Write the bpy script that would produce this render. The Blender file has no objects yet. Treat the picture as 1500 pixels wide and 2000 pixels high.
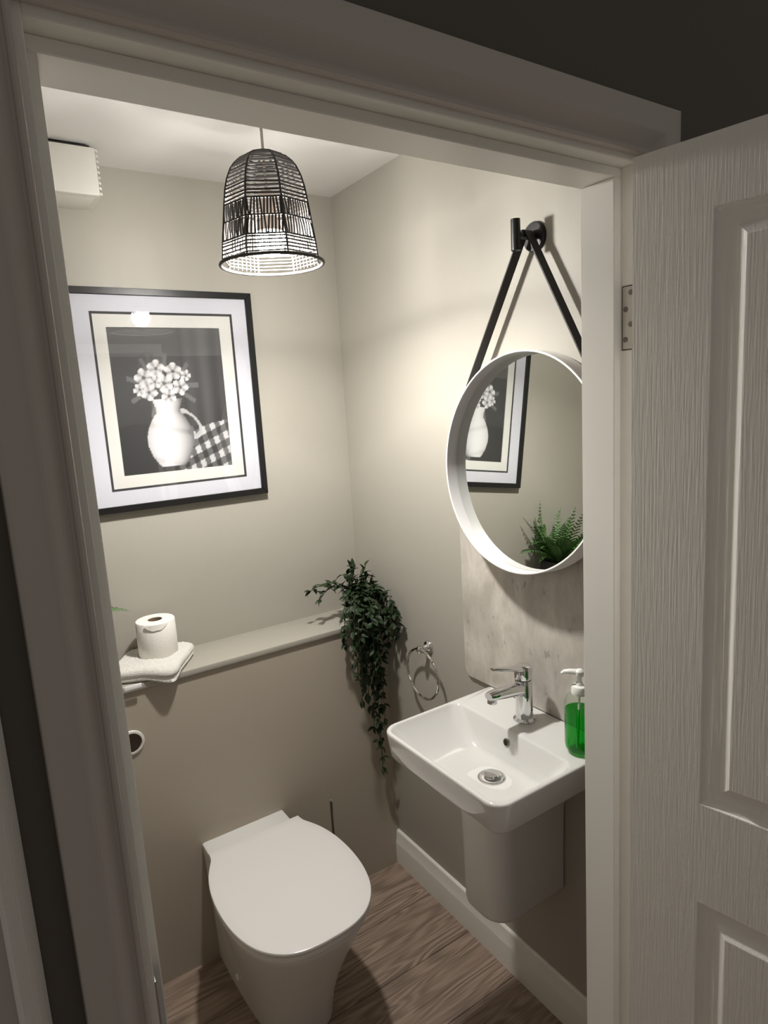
import bpy, bmesh, math, random
from mathutils import Vector, Matrix, noise as mnoise
random.seed(7)
C = bpy.context.scene.collection
S = bpy.context.scene
PI = math.pi

# ------------------------------------------------------------------ camera, world, exposure
cam_d = bpy.data.cameras.new('camera')
cam = bpy.data.objects.new('camera', cam_d); C.objects.link(cam); S.camera = cam
_r = Vector((0.8320, -0.5516, -0.0597)); _f = Vector((0.5365, 0.8272, -0.1670)); _f.normalize()
_r = (_r - _f * _r.dot(_f)).normalized(); _u = _r.cross(_f)
cam.matrix_world = Matrix(((_r.x, _u.x, -_f.x, -1.1514), (_r.y, _u.y, -_f.y, -1.9842), (_r.z, _u.z, -_f.z, 1.6731), (0, 0, 0, 1)))
cam_d.sensor_fit = 'VERTICAL'; cam_d.sensor_height = 24.0; cam_d.lens = 1258.53 / 2000 * 24; cam_d.clip_start = 0.01
W = bpy.data.worlds.new('hall_ambient'); S.world = W; W.use_nodes = True
W.node_tree.nodes['Background'].inputs[0].default_value = (1.0, 0.93, 0.85, 1)
W.node_tree.nodes['Background'].inputs[1].default_value = 0.145
BULB_STRENGTH = 1330.0
S.view_settings.view_transform = 'Standard'; S.view_settings.look = 'None'
S.view_settings.exposure = 0.0; S.view_settings.gamma = 1.0; S.view_settings.use_curve_mapping = False
S.cycles.use_denoising = True; S.cycles.max_bounces = 12; S.cycles.diffuse_bounces = 7
S.cycles.transparent_max_bounces = 16; S.cycles.sample_clamp_indirect = 4.0
S.cycles.caustics_reflective = False; S.cycles.caustics_refractive = False

# ------------------------------------------------------------------ materials
MATS = {}
def srgb(r, g, b):
    return tuple((c / 12.92 if c <= .04045 else ((c + .055) / 1.055) ** 2.4) for c in (r / 255, g / 255, b / 255)) + (1,)
def mat(name, col, rough=.5, metal=0., spec=.5, coat=0., bump=None, vary=None, trans=0., ior=1.45, sheen=0., emit=None, sss=0.):
    m = bpy.data.materials.new(name); m.use_nodes = True
    nt = m.node_tree; b = nt.nodes['Principled BSDF']
    b.inputs['Base Color'].default_value = col; b.inputs['Roughness'].default_value = rough
    b.inputs['Metallic'].default_value = metal; b.inputs['Specular IOR Level'].default_value = spec
    b.inputs['Coat Weight'].default_value = coat; b.inputs['Coat Roughness'].default_value = .05
    b.inputs['Transmission Weight'].default_value = trans; b.inputs['IOR'].default_value = ior
    b.inputs['Sheen Weight'].default_value = sheen
    if sss:
        b.inputs['Subsurface Weight'].default_value = sss; b.inputs['Subsurface Radius'].default_value = (.01, .01, .008)
    if emit:
        b.inputs['Emission Color'].default_value = emit[0]; b.inputs['Emission Strength'].default_value = emit[1]
    tc = nt.nodes.new('ShaderNodeTexCoord')
    def noise(scale, stretch=(1, 1, 1), detail=3):
        mp = nt.nodes.new('ShaderNodeMapping'); mp.inputs['Scale'].default_value = stretch
        nt.links.new(tc.outputs['Object'], mp.inputs[0])
        n = nt.nodes.new('ShaderNodeTexNoise'); n.inputs['Scale'].default_value = scale; n.inputs['Detail'].default_value = detail
        nt.links.new(mp.outputs[0], n.inputs['Vector']); return n
    if bump:  # (scale, stretch, strength, distance)
        n = noise(bump[0], bump[1]); bp = nt.nodes.new('ShaderNodeBump')
        bp.inputs['Strength'].default_value = bump[2]; bp.inputs['Distance'].default_value = bump[3]
        nt.links.new(n.outputs['Fac'], bp.inputs['Height']); nt.links.new(bp.outputs[0], b.inputs['Normal'])
    if vary:  # (scale, stretch, colour 2, low, high)
        n = noise(vary[0], vary[1], 5); cr = nt.nodes.new('ShaderNodeValToRGB')
        cr.color_ramp.elements[0].position = vary[3]; cr.color_ramp.elements[1].position = vary[4]
        cr.color_ramp.elements[0].color = col; cr.color_ramp.elements[1].color = vary[2]
        nt.links.new(n.outputs['Fac'], cr.inputs[0]); nt.links.new(cr.outputs[0], b.inputs['Base Color'])
    MATS[name] = m; return m
ONE = (1, 1, 1)
mat('cream_paint', (.392, .371, .322, 1), .55, bump=(260, ONE, .25, .0006), vary=(3, ONE, (.381, .360, .312, 1), .3, .7))
mat('taupe_paint', (.42, .372, .305, 1), .5, bump=(260, ONE, .25, .0006))
mat('ceiling_white', (.66, .65, .62, 1), .7, bump=(200, ONE, .2, .0006))
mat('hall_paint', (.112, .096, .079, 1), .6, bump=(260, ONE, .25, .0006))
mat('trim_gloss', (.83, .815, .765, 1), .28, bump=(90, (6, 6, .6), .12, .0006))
mat('hall_trim_shaded', (.56, .515, .47, 1), .3, bump=(90, (6, 6, .6), .12, .0006))  # white trim paint again, its colour darkened to stand for the dim hall
mat('door_paint', (.86, .84, .80, 1), .36, bump=(120, (3, 3, .12), .42, .0011))
mat('ceramic', (.70, .695, .68, 1), .07, spec=.6, coat=.6)
mat('pan_ceramic', (.78, .77, .75, 1), .24, spec=.4)
mat('seat_plastic', (.82, .80, .785, 1), .22)
mat('chrome', (.72, .72, .73, 1), .05, metal=1.)
mat('chrome_dark', (.20, .19, .17, 1), .09, metal=1.)
mat('brushed_steel', (.55, .53, .50, 1), .33, metal=1.)
mat('black_metal', (.010, .010, .010, 1), .35)
mat('black_leather', (.012, .010, .010, 1), .55, bump=(350, ONE, .3, .0006))
mat('black_frame', (.008, .008, .008, 1), .33)
mat('mat_board', (.60, .60, .66, 1), .8)
mat('mat_inner', (.65, .645, .61, 1), .8)
mat('line_board', (.03, .03, .032, 1), .7)
mat('white_lacquer', (.86, .85, .84, 1), .35)
mat('towel_cotton', (.84, .82, .77, 1), .95, sheen=.3, bump=(420, ONE, .9, .004))
mat('tissue', (.86, .83, .79, 1), .95, bump=(160, ONE, .5, .0015))
mat('tissue_core', (.20, .15, .10, 1), .9)
mat('label_white', (.85, .85, .88, 1), .7)
mat('leaf_dark', (.014, .028, .012, 1), .5, spec=.3, vary=(40, ONE, (.026, .045, .016, 1), .35, .7))
mat('leaf_stem', (.03, .045, .018, 1), .6)
mat('fern_green', (.10, .21, .055, 1), .5, vary=(30, ONE, (.055, .14, .04, 1), .35, .7))
mat('pot_grey', (.36, .36, .36, 1), .5)
mat('pot_black', (.012, .012, .012, 1), .4)
mat('compost', (.05, .035, .022, 1), .95, vary=(90, ONE, (.20, .16, .11, 1), .45, .6))
mat('shade_thread', (.030, .026, .024, 1), .6)
mat('cord_white', (.62, .57, .50, 1), .5)
mat('fan_plastic', (.70, .68, .625, 1), .45)
mat('shadow_gap', (.02, .018, .015, 1), .9)
mat('pump_white', (.80, .82, .78, 1), .35, sss=.2)
mat('bulb_glow', (1, 1, 1, 1), .3, emit=((1.0, .965, .915, 1), BULB_STRENGTH))

def glass_mat(name, tint, ior, rough=0.0):
    m = bpy.data.materials.new(name); m.use_nodes = True; nt = m.node_tree
    for n in list(nt.nodes): nt.nodes.remove(n)
    o = nt.nodes.new('ShaderNodeOutputMaterial'); t = nt.nodes.new('ShaderNodeBsdfTransparent'); g = nt.nodes.new('ShaderNodeBsdfGlossy')
    ge = nt.nodes.new('ShaderNodeNewGeometry'); mx = nt.nodes.new('ShaderNodeMixShader')
    t.inputs[0].default_value = tint; g.inputs['Roughness'].default_value = rough; 
    f0 = ((ior - 1) / (ior + 1)) ** 2
    dt = nt.nodes.new('ShaderNodeVectorMath'); dt.operation = 'DOT_PRODUCT'; nt.links.new(ge.outputs['Normal'], dt.inputs[0]); nt.links.new(ge.outputs['Incoming'], dt.inputs[1])
    def math_(op, a, b):
        n = nt.nodes.new('ShaderNodeMath'); n.operation = op
        for k, q in enumerate((a, b)):
            if q is None: continue
            if isinstance(q, (int, float)): n.inputs[k].default_value = q
            else: nt.links.new(q, n.inputs[k])
        return n.outputs[0]
    c = math_('ABSOLUTE', dt.outputs['Value'], None); p5 = math_('POWER', math_('SUBTRACT', 1.0, c), 5.0)
    fac = math_('ADD', math_('MULTIPLY', p5, 1 - f0), f0)   # Schlick
    nt.links.new(fac, mx.inputs[0]); nt.links.new(t.outputs[0], mx.inputs[1]); nt.links.new(g.outputs[0], mx.inputs[2])
    nt.links.new(mx.outputs[0], o.inputs[0]); MATS[name] = m
glass_mat('picture_glass', (1, 1, 1, 1), 1.45)
glass_mat('bottle_plastic', (.93, .97, .93, 1), 1.4, .02)
glass_mat('soap_liquid', (.06, .66, .15, 1), 1.33, .02)
_nt = MATS['soap_liquid'].node_tree; _o = [n for n in _nt.nodes if n.type == 'OUTPUT_MATERIAL'][0]; _m = _o.inputs[0].links[0].from_node
_d = _nt.nodes.new('ShaderNodeBsdfTranslucent'); _d.inputs[0].default_value = (.03, .50, .08, 1)
_x = _nt.nodes.new('ShaderNodeMixShader'); _x.inputs[0].default_value = .28
_nt.links.new(_m.outputs[0], _x.inputs[1]); _nt.links.new(_d.outputs[0], _x.inputs[2]); _nt.links.new(_x.outputs[0], _o.inputs[0])
mat('mirror_silver', (.80, .82, .79, 1), .0, metal=1.)

def wood_mat():
    m = mat('oak_vinyl', (.2, .15, .12, 1), .48); nt = m.node_tree; b = nt.nodes['Principled BSDF']
    tc = nt.nodes.new('ShaderNodeTexCoord'); oi = nt.nodes.new('ShaderNodeObjectInfo')
    add = nt.nodes.new('ShaderNodeVectorMath'); add.operation = 'MULTIPLY_ADD'
    cmb = nt.nodes.new('ShaderNodeCombineXYZ')
    for i in range(3): nt.links.new(oi.outputs['Random'], cmb.inputs[i])
    nt.links.new(cmb.outputs[0], add.inputs[0]); add.inputs[1].default_value = (7, 13, 5); nt.links.new(tc.outputs['Object'], add.inputs[2])
    mp = nt.nodes.new('ShaderNodeMapping'); mp.inputs['Scale'].default_value = (.9, 5.5, 1); nt.links.new(add.outputs[0], mp.inputs[0])
    n1 = nt.nodes.new('ShaderNodeTexNoise'); n1.inputs['Scale'].default_value = 1.5; n1.inputs['Detail'].default_value = 2; n1.inputs['Distortion'].default_value = .4
    nt.links.new(mp.outputs[0], n1.inputs['Vector'])
    mul = nt.nodes.new('ShaderNodeMath'); mul.operation = 'MULTIPLY'; mul.inputs[1].default_value = 15; nt.links.new(n1.outputs['Fac'], mul.inputs[0])
    sn = nt.nodes.new('ShaderNodeMath'); sn.operation = 'SINE'
    m6 = nt.nodes.new('ShaderNodeMath'); m6.operation = 'MULTIPLY'; m6.inputs[1].default_value = 6.283
    nt.links.new(mul.outputs[0], m6.inputs[0]); nt.links.new(m6.outputs[0], sn.inputs[0])
    mp2 = nt.nodes.new('ShaderNodeMapping'); mp2.inputs['Scale'].default_value = (4, 90, 1); nt.links.new(add.outputs[0], mp2.inputs[0])
    n2 = nt.nodes.new('ShaderNodeTexNoise'); n2.inputs['Scale'].default_value = 2; n2.inputs['Detail'].default_value = 4; nt.links.new(mp2.outputs[0], n2.inputs['Vector'])
    mask = nt.nodes.new('ShaderNodeTexNoise'); mask.inputs['Scale'].default_value = 2.2; nt.links.new(mp.outputs[0], mask.inputs['Vector'])
    r1 = nt.nodes.new('ShaderNodeMapRange'); r1.inputs[1].default_value = .3; r1.inputs[2].default_value = .7; r1.inputs[3].default_value = .0; r1.inputs[4].default_value = .30
    nt.links.new(mask.outputs['Fac'], r1.inputs[0])
    mm = nt.nodes.new('ShaderNodeMath'); mm.operation = 'MULTIPLY'; nt.links.new(sn.outputs[0], mm.inputs[0]); nt.links.new(r1.outputs[0], mm.inputs[1])
    ad = nt.nodes.new('ShaderNodeMath'); ad.operation = 'ADD'; nt.links.new(mm.outputs[0], ad.inputs[0]); nt.links.new(n2.outputs['Fac'], ad.inputs[1])
    cr = nt.nodes.new('ShaderNodeValToRGB'); e = cr.color_ramp.elements
    e[0].position = .15; e[0].color = (.17, .122, .095, 1); e[1].position = .8; e[1].color = (.40, .305, .24, 1)
    k = e.new(.5); k.color = (.285, .21, .163, 1)
    nt.links.new(ad.outputs[0], cr.inputs[0]); nt.links.new(cr.outputs[0], b.inputs['Base Color'])
wood_mat()
def stone_mat():
    m = mat('stone_panel', (.3, .27, .24, 1), .3); nt = m.node_tree; b = nt.nodes['Principled BSDF']
    tc = nt.nodes.new('ShaderNodeTexCoord')
    mp = nt.nodes.new('ShaderNodeMapping'); mp.inputs['Rotation'].default_value = (.5, 0, 0); mp.inputs['Scale'].default_value = (1, 1.6, .8); nt.links.new(tc.outputs['Object'], mp.inputs[0])
    n = nt.nodes.new('ShaderNodeTexNoise'); n.inputs['Scale'].default_value = 9; n.inputs['Detail'].default_value = 9; n.inputs['Roughness'].default_value = .62; n.inputs['Distortion'].default_value = .55
    nt.links.new(mp.outputs[0], n.inputs['Vector'])
    cr = nt.nodes.new('ShaderNodeValToRGB'); e = cr.color_ramp.elements
    e[0].position = .3; e[0].color = (.41, .38, .335, 1); e[1].position = .72; e[1].color = (.65, .615, .56, 1)
    k = e.new(.5); k.color = (.52, .485, .435, 1)
    sp_ = nt.nodes.new('ShaderNodeTexNoise'); sp_.inputs['Scale'].default_value = 30; sp_.inputs['Detail'].default_value = 3; nt.links.new(mp.outputs[0], sp_.inputs['Vector'])
    r2 = nt.nodes.new('ShaderNodeMapRange'); r2.inputs[1].default_value = .64; r2.inputs[2].default_value = .74; r2.inputs[4].default_value = .55; nt.links.new(sp_.outputs['Fac'], r2.inputs[0])
    big = nt.nodes.new('ShaderNodeTexNoise'); big.inputs['Scale'].default_value = 3.5; big.inputs['Detail'].default_value = 4; nt.links.new(tc.outputs['Object'], big.inputs['Vector'])
    r3 = nt.nodes.new('ShaderNodeMapRange'); r3.inputs[1].default_value = .35; r3.inputs[2].default_value = .65; r3.inputs[3].default_value = .80; r3.inputs[4].default_value = 1.12; nt.links.new(big.outputs['Fac'], r3.inputs[0])
    mx = nt.nodes.new('ShaderNodeMix'); mx.data_type = 'RGBA'; mx.inputs['B'].default_value = (.19, .165, .14, 1)
    sc_ = nt.nodes.new('ShaderNodeVectorMath'); sc_.operation = 'SCALE'; nt.links.new(cr.outputs[0], sc_.inputs[0]); nt.links.new(r3.outputs[0], sc_.inputs['Scale'])
    nt.links.new(n.outputs['Fac'], cr.inputs[0]); nt.links.new(r2.outputs[0], mx.inputs['Factor']); nt.links.new(sc_.outputs[0], mx.inputs['A']); nt.links.new(mx.outputs['Result'], b.inputs['Base Color'])
stone_mat()

# ------------------------------------------------------------------ mesh helpers
class MB:
    def __init__(s): s.v = []; s.f = []
    def add(s, vs, fs):
        o = len(s.v); s.v += [tuple(v) for v in vs]; s.f += [tuple(i + o for i in f) for f in fs]; return s
    def box(s, lo, hi):
        (a, b, c), (d, e, f) = lo, hi
        return s.add([(a, b, c), (d, b, c), (d, e, c), (a, e, c), (a, b, f), (d, b, f), (d, e, f), (a, e, f)],
                     [(0, 3, 2, 1), (4, 5, 6, 7), (0, 1, 5, 4), (1, 2, 6, 5), (2, 3, 7, 6), (3, 0, 4, 7)])
    def loft(s, rings, closed=True, cap0=True, cap1=True):
        n = len(rings[0]); vs = [p for r in rings for p in r]; fs = []
        for i in range(len(rings) - 1):
            for j in range(n if closed else n - 1):
                k = (j + 1) % n
                fs.append((i * n + j, i * n + k, (i + 1) * n + k, (i + 1) * n + j))
        if cap0: fs.append(tuple(range(n - 1, -1, -1)))
        if cap1: fs.append(tuple((len(rings) - 1) * n + j for j in range(n)))
        return s.add(vs, fs)
    def tube(s, pts, r, n=8, closed=False, caps=True):
        pts = [Vector(p) for p in pts]; m = len(pts); rings = []; prev = None
        for i, p in enumerate(pts):
            if closed: t = pts[(i + 1) % m] - pts[(i - 1) % m]
            else: t = pts[min(i + 1, m - 1)] - pts[max(i - 1, 0)]
            t.normalize()
            if prev is None:
                a = Vector((0, 0, 1)) if abs(t.z) < .9 else Vector((1, 0, 0)); nrm = t.cross(a).normalized()
            else:
                nrm = (prev - t * prev.dot(t)).normalized()
            prev = nrm; bn = t.cross(nrm); rr = r[i] if isinstance(r, (list, tuple)) else r
            rings.append([p + (nrm * math.cos(2 * PI * j / n) + bn * math.sin(2 * PI * j / n)) * rr for j in range(n)])
        if closed: rings.append(rings[0]); return s.loft(rings, True, False, False)
        return s.loft(rings, True, caps, caps)
    def lathe(s, prof, c, n=24, axis=Vector((0, 0, 1)), caps=True):
        axis = Vector(axis).normalized(); a = Vector((1, 0, 0)) if abs(axis.x) < .9 else Vector((0, 1, 0))
        u = axis.cross(a).normalized(); w = axis.cross(u); c = Vector(c)
        rings = [[c + axis * h + (u * math.cos(2 * PI * j / n) + w * math.sin(2 * PI * j / n)) * r for j in range(n)] for r, h in prof]
        return s.loft(rings, True, caps, caps)
    def prism(s, poly, axis, a, b):
        def put(p, t):
            q = list(p); q.insert(axis, t); return tuple(q)
        return s.loft([[put(p, a) for p in poly], [put(p, b) for p in poly]])
    def build(s, name, material, parent=None, smooth=True, bevel=0., angle=35, segs=2):
        me = bpy.data.meshes.new(name); me.from_pydata(s.v, [], s.f)
        bm = bmesh.new(); bm.from_mesh(me); bmesh.ops.remove_doubles(bm, verts=bm.verts, dist=1e-6)
        bmesh.ops.recalc_face_normals(bm, faces=bm.faces)
        if bevel:
            ed = [e for e in bm.edges if len(e.link_faces) == 2 and e.calc_face_angle(0) > .5]
            bmesh.ops.bevel(bm, geom=ed, offset=bevel, segments=segs, affect='EDGES', profile=.5, clamp_overlap=True)
        bm.to_mesh(me); bm.free()
        me.materials.append(MATS[material])
        if smooth: me.shade_smooth(); me.set_sharp_from_angle(angle=math.radians(angle))
        o = bpy.data.objects.new(name, me); C.objects.link(o)
        if parent is not None: attach(o, parent)
        return o
def world_loc(p):
    l = Vector(p.location)
    return l + (world_loc(p.parent) + p.matrix_parent_inverse.translation if p.parent else Vector())
def attach(o, parent):
    o.parent = parent; o.matrix_parent_inverse = Matrix.Translation(-world_loc(parent))
def tag(o, label, cat, group=None):
    o['label'] = label; o['category'] = cat
    if group: o['group'] = group
    return o
def thing(name, label, cat, loc):
    o = bpy.data.objects.new(name, None); C.objects.link(o); o.location = loc; o.empty_display_size = .05
    return tag(o, label, cat)
def struct(o, label=None):
    o['kind'] = 'structure'
    if label: o['label'] = label
    return o
def holder(name, loc, label):
    o = bpy.data.objects.new(name, None); C.objects.link(o); o.location = loc; o.empty_display_size = .05
    return struct(o, label)
def rrect(x0, x1, y0, y1, r, z, n=6):
    """rounded rectangle ring; r = radii of corners (x0y0, x1y0, x1y1, x0y1)"""
    if not isinstance(r, (list, tuple)): r = (r,) * 4
    out = []
    for (cx, cy, a0), rr in zip(((x0, y0, PI), (x1, y0, 1.5 * PI), (x1, y1, 0), (x0, y1, .5 * PI)), r):
        mx = cx + rr * (1 if cx == x0 else -1); my = cy + rr * (1 if cy == y0 else -1)
        for k in range(n + 1):
            a = a0 + .5 * PI * k / n; out.append((mx + rr * math.cos(a), my + rr * math.sin(a), z))
    return out
def spline(pts, n=6):
    P = [Vector(p) for p in pts]; out = []; m = len(P)
    for i in range(m):
        a, b, c, d = P[(i - 1) % m], P[i], P[(i + 1) % m], P[(i + 2) % m]
        for k in range(n):
            t = k / n
            out.append(.5 * ((2 * b) + (c - a) * t + (2 * a - 5 * b + 4 * c - d) * t * t + (3 * b - a - 3 * c + d) * t ** 3))
    return out

# ------------------------------------------------------------------ room shell
H = 2.356; XW = -1.34; YB = -1.2884; YR = -1.374; YS = -1.3487
XL, XR, XSL, XSR = -1.0626, -0.2946, -1.0517, -0.3110; HR, HS = 1.987, 1.9735
BD = .1790; HL = .948; LO = .0085
struct(MB().box((XW - .1, 0, 0), (.1, .1, H + .1)).build('wall_back', 'cream_paint'), 'cream painted back wall behind the toilet')
struct(MB().box((0, YB, 0), (.1, 0, H + .1)).build('wall_right', 'cream_paint'), 'cream painted right wall behind the basin')
struct(MB().box((XW - .1, YB, 0), (XW, 0, H + .1)).build('wall_left', 'cream_paint'), 'cream painted left wall of the toilet room')
struct(MB().box((XW, YB, H), (0, 0, H + .1)).build('ceiling', 'ceiling_white'), 'white painted ceiling')
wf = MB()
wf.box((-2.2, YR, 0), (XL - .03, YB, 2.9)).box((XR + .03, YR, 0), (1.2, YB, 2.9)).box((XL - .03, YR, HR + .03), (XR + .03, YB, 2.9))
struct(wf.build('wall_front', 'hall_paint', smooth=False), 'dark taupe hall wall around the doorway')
struct(MB().box((XW, -BD, 0), (0, -.001, HL - .019)).build('wall_low', 'taupe_paint'), 'taupe boxed-in cistern wall below the ledge')
struct(MB().box((XW, -BD - LO, HL - .017), (0, 0, HL)).build('trim_1', 'cream_paint', bevel=.0015), 'cream ledge shelf capping the cistern boxing')
# floor with planks
fl = holder('floor', (-.6, -.7, 0), 'brown oak-look plank floor')
MB().box((-2.2, -3.2, -.06), (1.2, 0, -.006)).build('floor_base', 'shadow_gap', fl, smooth=False)
ys = [0.0, -.175, -.3765, -.578, -.7795, -.981, -1.1825, -1.384]
plank_mesh = {}
for i in range(len(ys) - 1):
    y1, y0 = ys[i], ys[i + 1]
    xs = [XW, XW + random.uniform(.25, .5), 0] if i % 2 else [XW, -.02 - random.uniform(.9, 1.0), 0]
    if i in (1, 2, 3): xs = [XW, -1.05 - .08 * i, 0]
    for k in range(len(xs) - 1):
        MB().box((xs[k] + .0006, y0 + .0006, -.006), (xs[k + 1] - .0006, y1 - .0006, 0)).build('plank', 'oak_vinyl', fl, bevel=.0012, segs=1)
for i in range(9):                                     # the hall goes on with the same planks
    y1 = -1.384 - .2015 * i
    for a, b_ in ((-2.2, -1.0 - .3 * (i % 3)), (-1.0 - .3 * (i % 3), .2 - .25 * (i % 3)), (.2 - .25 * (i % 3), 1.2)):
        MB().box((a + .0006, y1 - .2009, -.006), (b_ - .0006, y1 - .0006, 0)).build('plank', 'oak_vinyl', fl, bevel=.0012, segs=1)
# baseboard on the right wall
bp = [(0, 0), (-.0155, 0), (-.0155, .078), (-.0145, .086), (-.0115, .094), (-.0105, .118), (-.0085, .126), (-.004, .130), (0, .130)]
struct(MB().loft([[(x, y, z) for x, z in bp] for y in (YB, -BD)]).build('baseboard_right', 'trim_gloss', angle=20), 'white skirting board along the right wall')

# ------------------------------------------------------------------ door lining, architraves
ln = holder('trim_2', (-.68, -1.33, 0), 'white painted door lining around the doorway')
def jamb(name, poly, z0=0., z1=HR + .028):
    return MB().prism(poly, 2, z0, z1).build(name, 'trim_gloss', ln, bevel=.0012, segs=1)
jamb('jamb', [(XL - .028, YR), (XL, YR), (XL, YS + .006), (XL + .001, YB), (XL - .028, YB)])
jamb('jamb', [(XR + .028, YR), (XR, YR), (XR, YS + .006), (XR - .0005, YB), (XR + .028, YB)])
jamb('door_stop', [(XL, YS), (XSL, YS), (-1.0425, YB), (XL, YB)], 0, HS)
jamb('door_stop', [(XR, YS), (XSR, YS), (XSR - .0012, YB), (XR, YB)], 0, HS)
MB().box((XL, YR, HR), (XR, YB, HR + .028)).build('head', 'trim_gloss', ln, bevel=.0012, segs=1)
MB().box((XL, YS, HS), (XR, YB, HR)).build('door_stop', 'trim_gloss', ln, bevel=.0012, segs=1)
# strike plate on the left jamb
sp = MB().box((XL - .0005, -1.3735, 1.005), (XL + .0012, -1.3525, 1.115)).build('strike_plate', 'brushed_steel', ln)
MB().box((XL + .0010, -1.369, 1.035), (XL + .0016, -1.357, 1.070)).build('latch_hole', 'shadow_gap', sp)
MB().tube([(XL + .0015, -1.3530, 1.072), (XL + .004, -1.3508, 1.082), (XL + .0045, -1.3500, 1.092)], .0012, 6).build('strike_lip', 'chrome', sp)
# architraves (profile: distance from inner edge, thickness)
AP = [(0, 0), (0, .008), (.0015, .0105), (.005, .0115), (.0075, .010), (.0085, .0065), (.011, .0065), (.016, .009), (.022, .013), (.027, .0165), (.030, .018), (.034, .018), (.0365, .016), (.038, .0155), (.064, .0150), (.068, .013), (.069, .010), (.069, 0)]
def arch(name, width):
    k = width / .069
    return [(w * k, t) for w, t in AP]
M_ = .008
ti = HR + M_; li = XL - M_; ri = XR + M_
ar = holder('trim_3', (-.68, YR, 0), 'white moulded architrave around the doorway')
WT, WL, WR = .069, .056, .078
Lp, Tp, Rp = arch('l', WL), arch('t', WT), arch('r', WR)
MB().loft([[(li - w, YR - t, 0) for w, t in Lp], [(li - w, YR - t, ti + w2) for (w, t), (w2, _) in zip(Lp, Tp)]]).build('architrave_leg', 'hall_trim_shaded', ar, angle=25)
MB().loft([[(ri + w, YR - t, 0) for w, t in Rp], [(ri + w, YR - t, ti + w2) for (w, t), (w2, _) in zip(Rp, Tp)]]).build('architrave_leg', 'hall_trim_shaded', ar, angle=25)
MB().loft([[(li - w2, YR - t, ti + w) for (w, t), (w2, _) in zip(Tp, Lp)], [(ri + w2, YR - t, ti + w) for (w, t), (w2, _) in zip(Tp, Rp)]]).build('architrave_head', 'hall_trim_shaded', ar, angle=25)
# the neighbouring door's architrave at the far left
nb = holder('trim_4', (-1.19, YR, 0), 'pale architrave leg of the next doorway at the far left edge')
def strip(name, prof_, m):
    return MB().loft([[(-1.1535 - w, YR - t, z) for w, t in prof_] for z in (0, 2.06)]).build(name, m, nb, angle=20)
strip('lit_edge', [(0, 0), (0, .003), (.006, .0125), (.010, .0175), (.013, .0205), (.0195, .0300), (.0215, .0310), (.0235, .0300), (.0240, 0)], 'door_paint')  # architrave edge in paler paint, standing in for light falling on it
strip('architrave_leg', [(.0240, 0), (.0240, .0190), (.0390, .0190), (.0400, .0215), (.0412, .0215), (.0420, .0195), (.0750, .0195), (.0760, 0)], 'hall_trim_shaded')

# ------------------------------------------------------------------ open door leaf
dr = holder('door_1', (-.322, -1.395, .008), 'white four-panel moulded door leaf standing open on the right')
dv = Vector((.1778, -.9841, 0)).normalized(); nv = Vector((dv.y, -dv.x, 0))
if nv.x < 0: nv = -nv          # into the leaf, away from the room side
P0 = Vector((-.3215, -1.3945, 0))
def dl(s, dep, z): return P0 + dv * s + nv * dep + Vector((0, 0, z))
sx = [-.0065, .1005, .331, .431, .6615, .762]; sz = [.008, .22, .8896, 1.0535, 1.8957, 1.984]
slab = MB()
for i in range(5):
    for j in range(5):
        if i in (1, 3) and j in (1, 3): continue
        for dep in (0, .035):
            slab.add([dl(sx[i], dep, sz[j]), dl(sx[i + 1], dep, sz[j]), dl(sx[i + 1], dep, sz[j + 1]), dl(sx[i], dep, sz[j + 1])], [(0, 1, 2, 3)])
for a, b in (((sx[0], .008), (.762, .008)), ((.762, .008), (.762, 1.984)), ((.762, 1.984), (sx[0], 1.984)), ((sx[0], 1.984), (sx[0], .008))):
    slab.add([dl(a[0], 0, a[1]), dl(b[0], 0, b[1]), dl(b[0], .035, b[1]), dl(a[0], .035, a[1])], [(0, 1, 2, 3)])
slab.build('door_slab', 'door_paint', dr)
prof = [(0, 0), (.0015, .0005), (.003, .0025), (.0085, .0048), (.0125, .0055), (.0140, .0055), (.0155, .0060), (.0262, .0060), (.0278, .0054), (.0402, -.0010), (.0415, -.0015), (.0430, -.0015)]
for i in (1, 3):
    for j in (1, 3):
        rings = []
        for o, d in prof:
            a, b, c, e = sx[i] + o, sx[i + 1] - o, sz[j] + o, sz[j + 1] - o
            rings.append([dl(a, d, c), dl(b, d, c), dl(b, d, e), dl(a, d, e)])
        p = MB().loft(rings, True, False, True)
        rings = []
        for o, d in ((0, .035), (.009, .028), (.027, .026), (.0405, .034)):
            a, b, c, e = sx[i] + o, sx[i + 1] - o, sz[j] + o, sz[j + 1] - o
            rings.append([dl(a, d, c), dl(b, d, c), dl(b, d, e), dl(a, d, e)])
        p.loft(rings, True, False, True)
        p.build('door_panel', 'door_paint', dr, angle=22)
# hinge leaf let into the right jamb
hg = MB().box((XR - .0014, -1.3735, 1.7304), (XR + .0005, -1.3525, 1.8202)).build('hinge', 'brushed_steel', dr)
gapm = MB().box((XR - .0008, -1.3735, 1.7290), (XR + .0005, -1.3507, 1.8218)).build('hinge_recess', 'shadow_gap', dr)
for y, z in ((-1.3578, 1.788), (-1.3578, 1.7443), (-1.3665, 1.8115), (-1.3665, 1.766)):
    sc = MB().lathe([(.0042, 0), (.0040, .0006), (.0015, .0004)], (XR - .0013, y, z), 12, (-1, 0, 0)).build('screw', 'chrome_dark', hg)
MB().tube([(XR - .012, -1.3925, 1.7304), (XR - .012, -1.3925, 1.8202)], .005, 10).build('hinge_knuckle', 'brushed_steel', dr)

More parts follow.
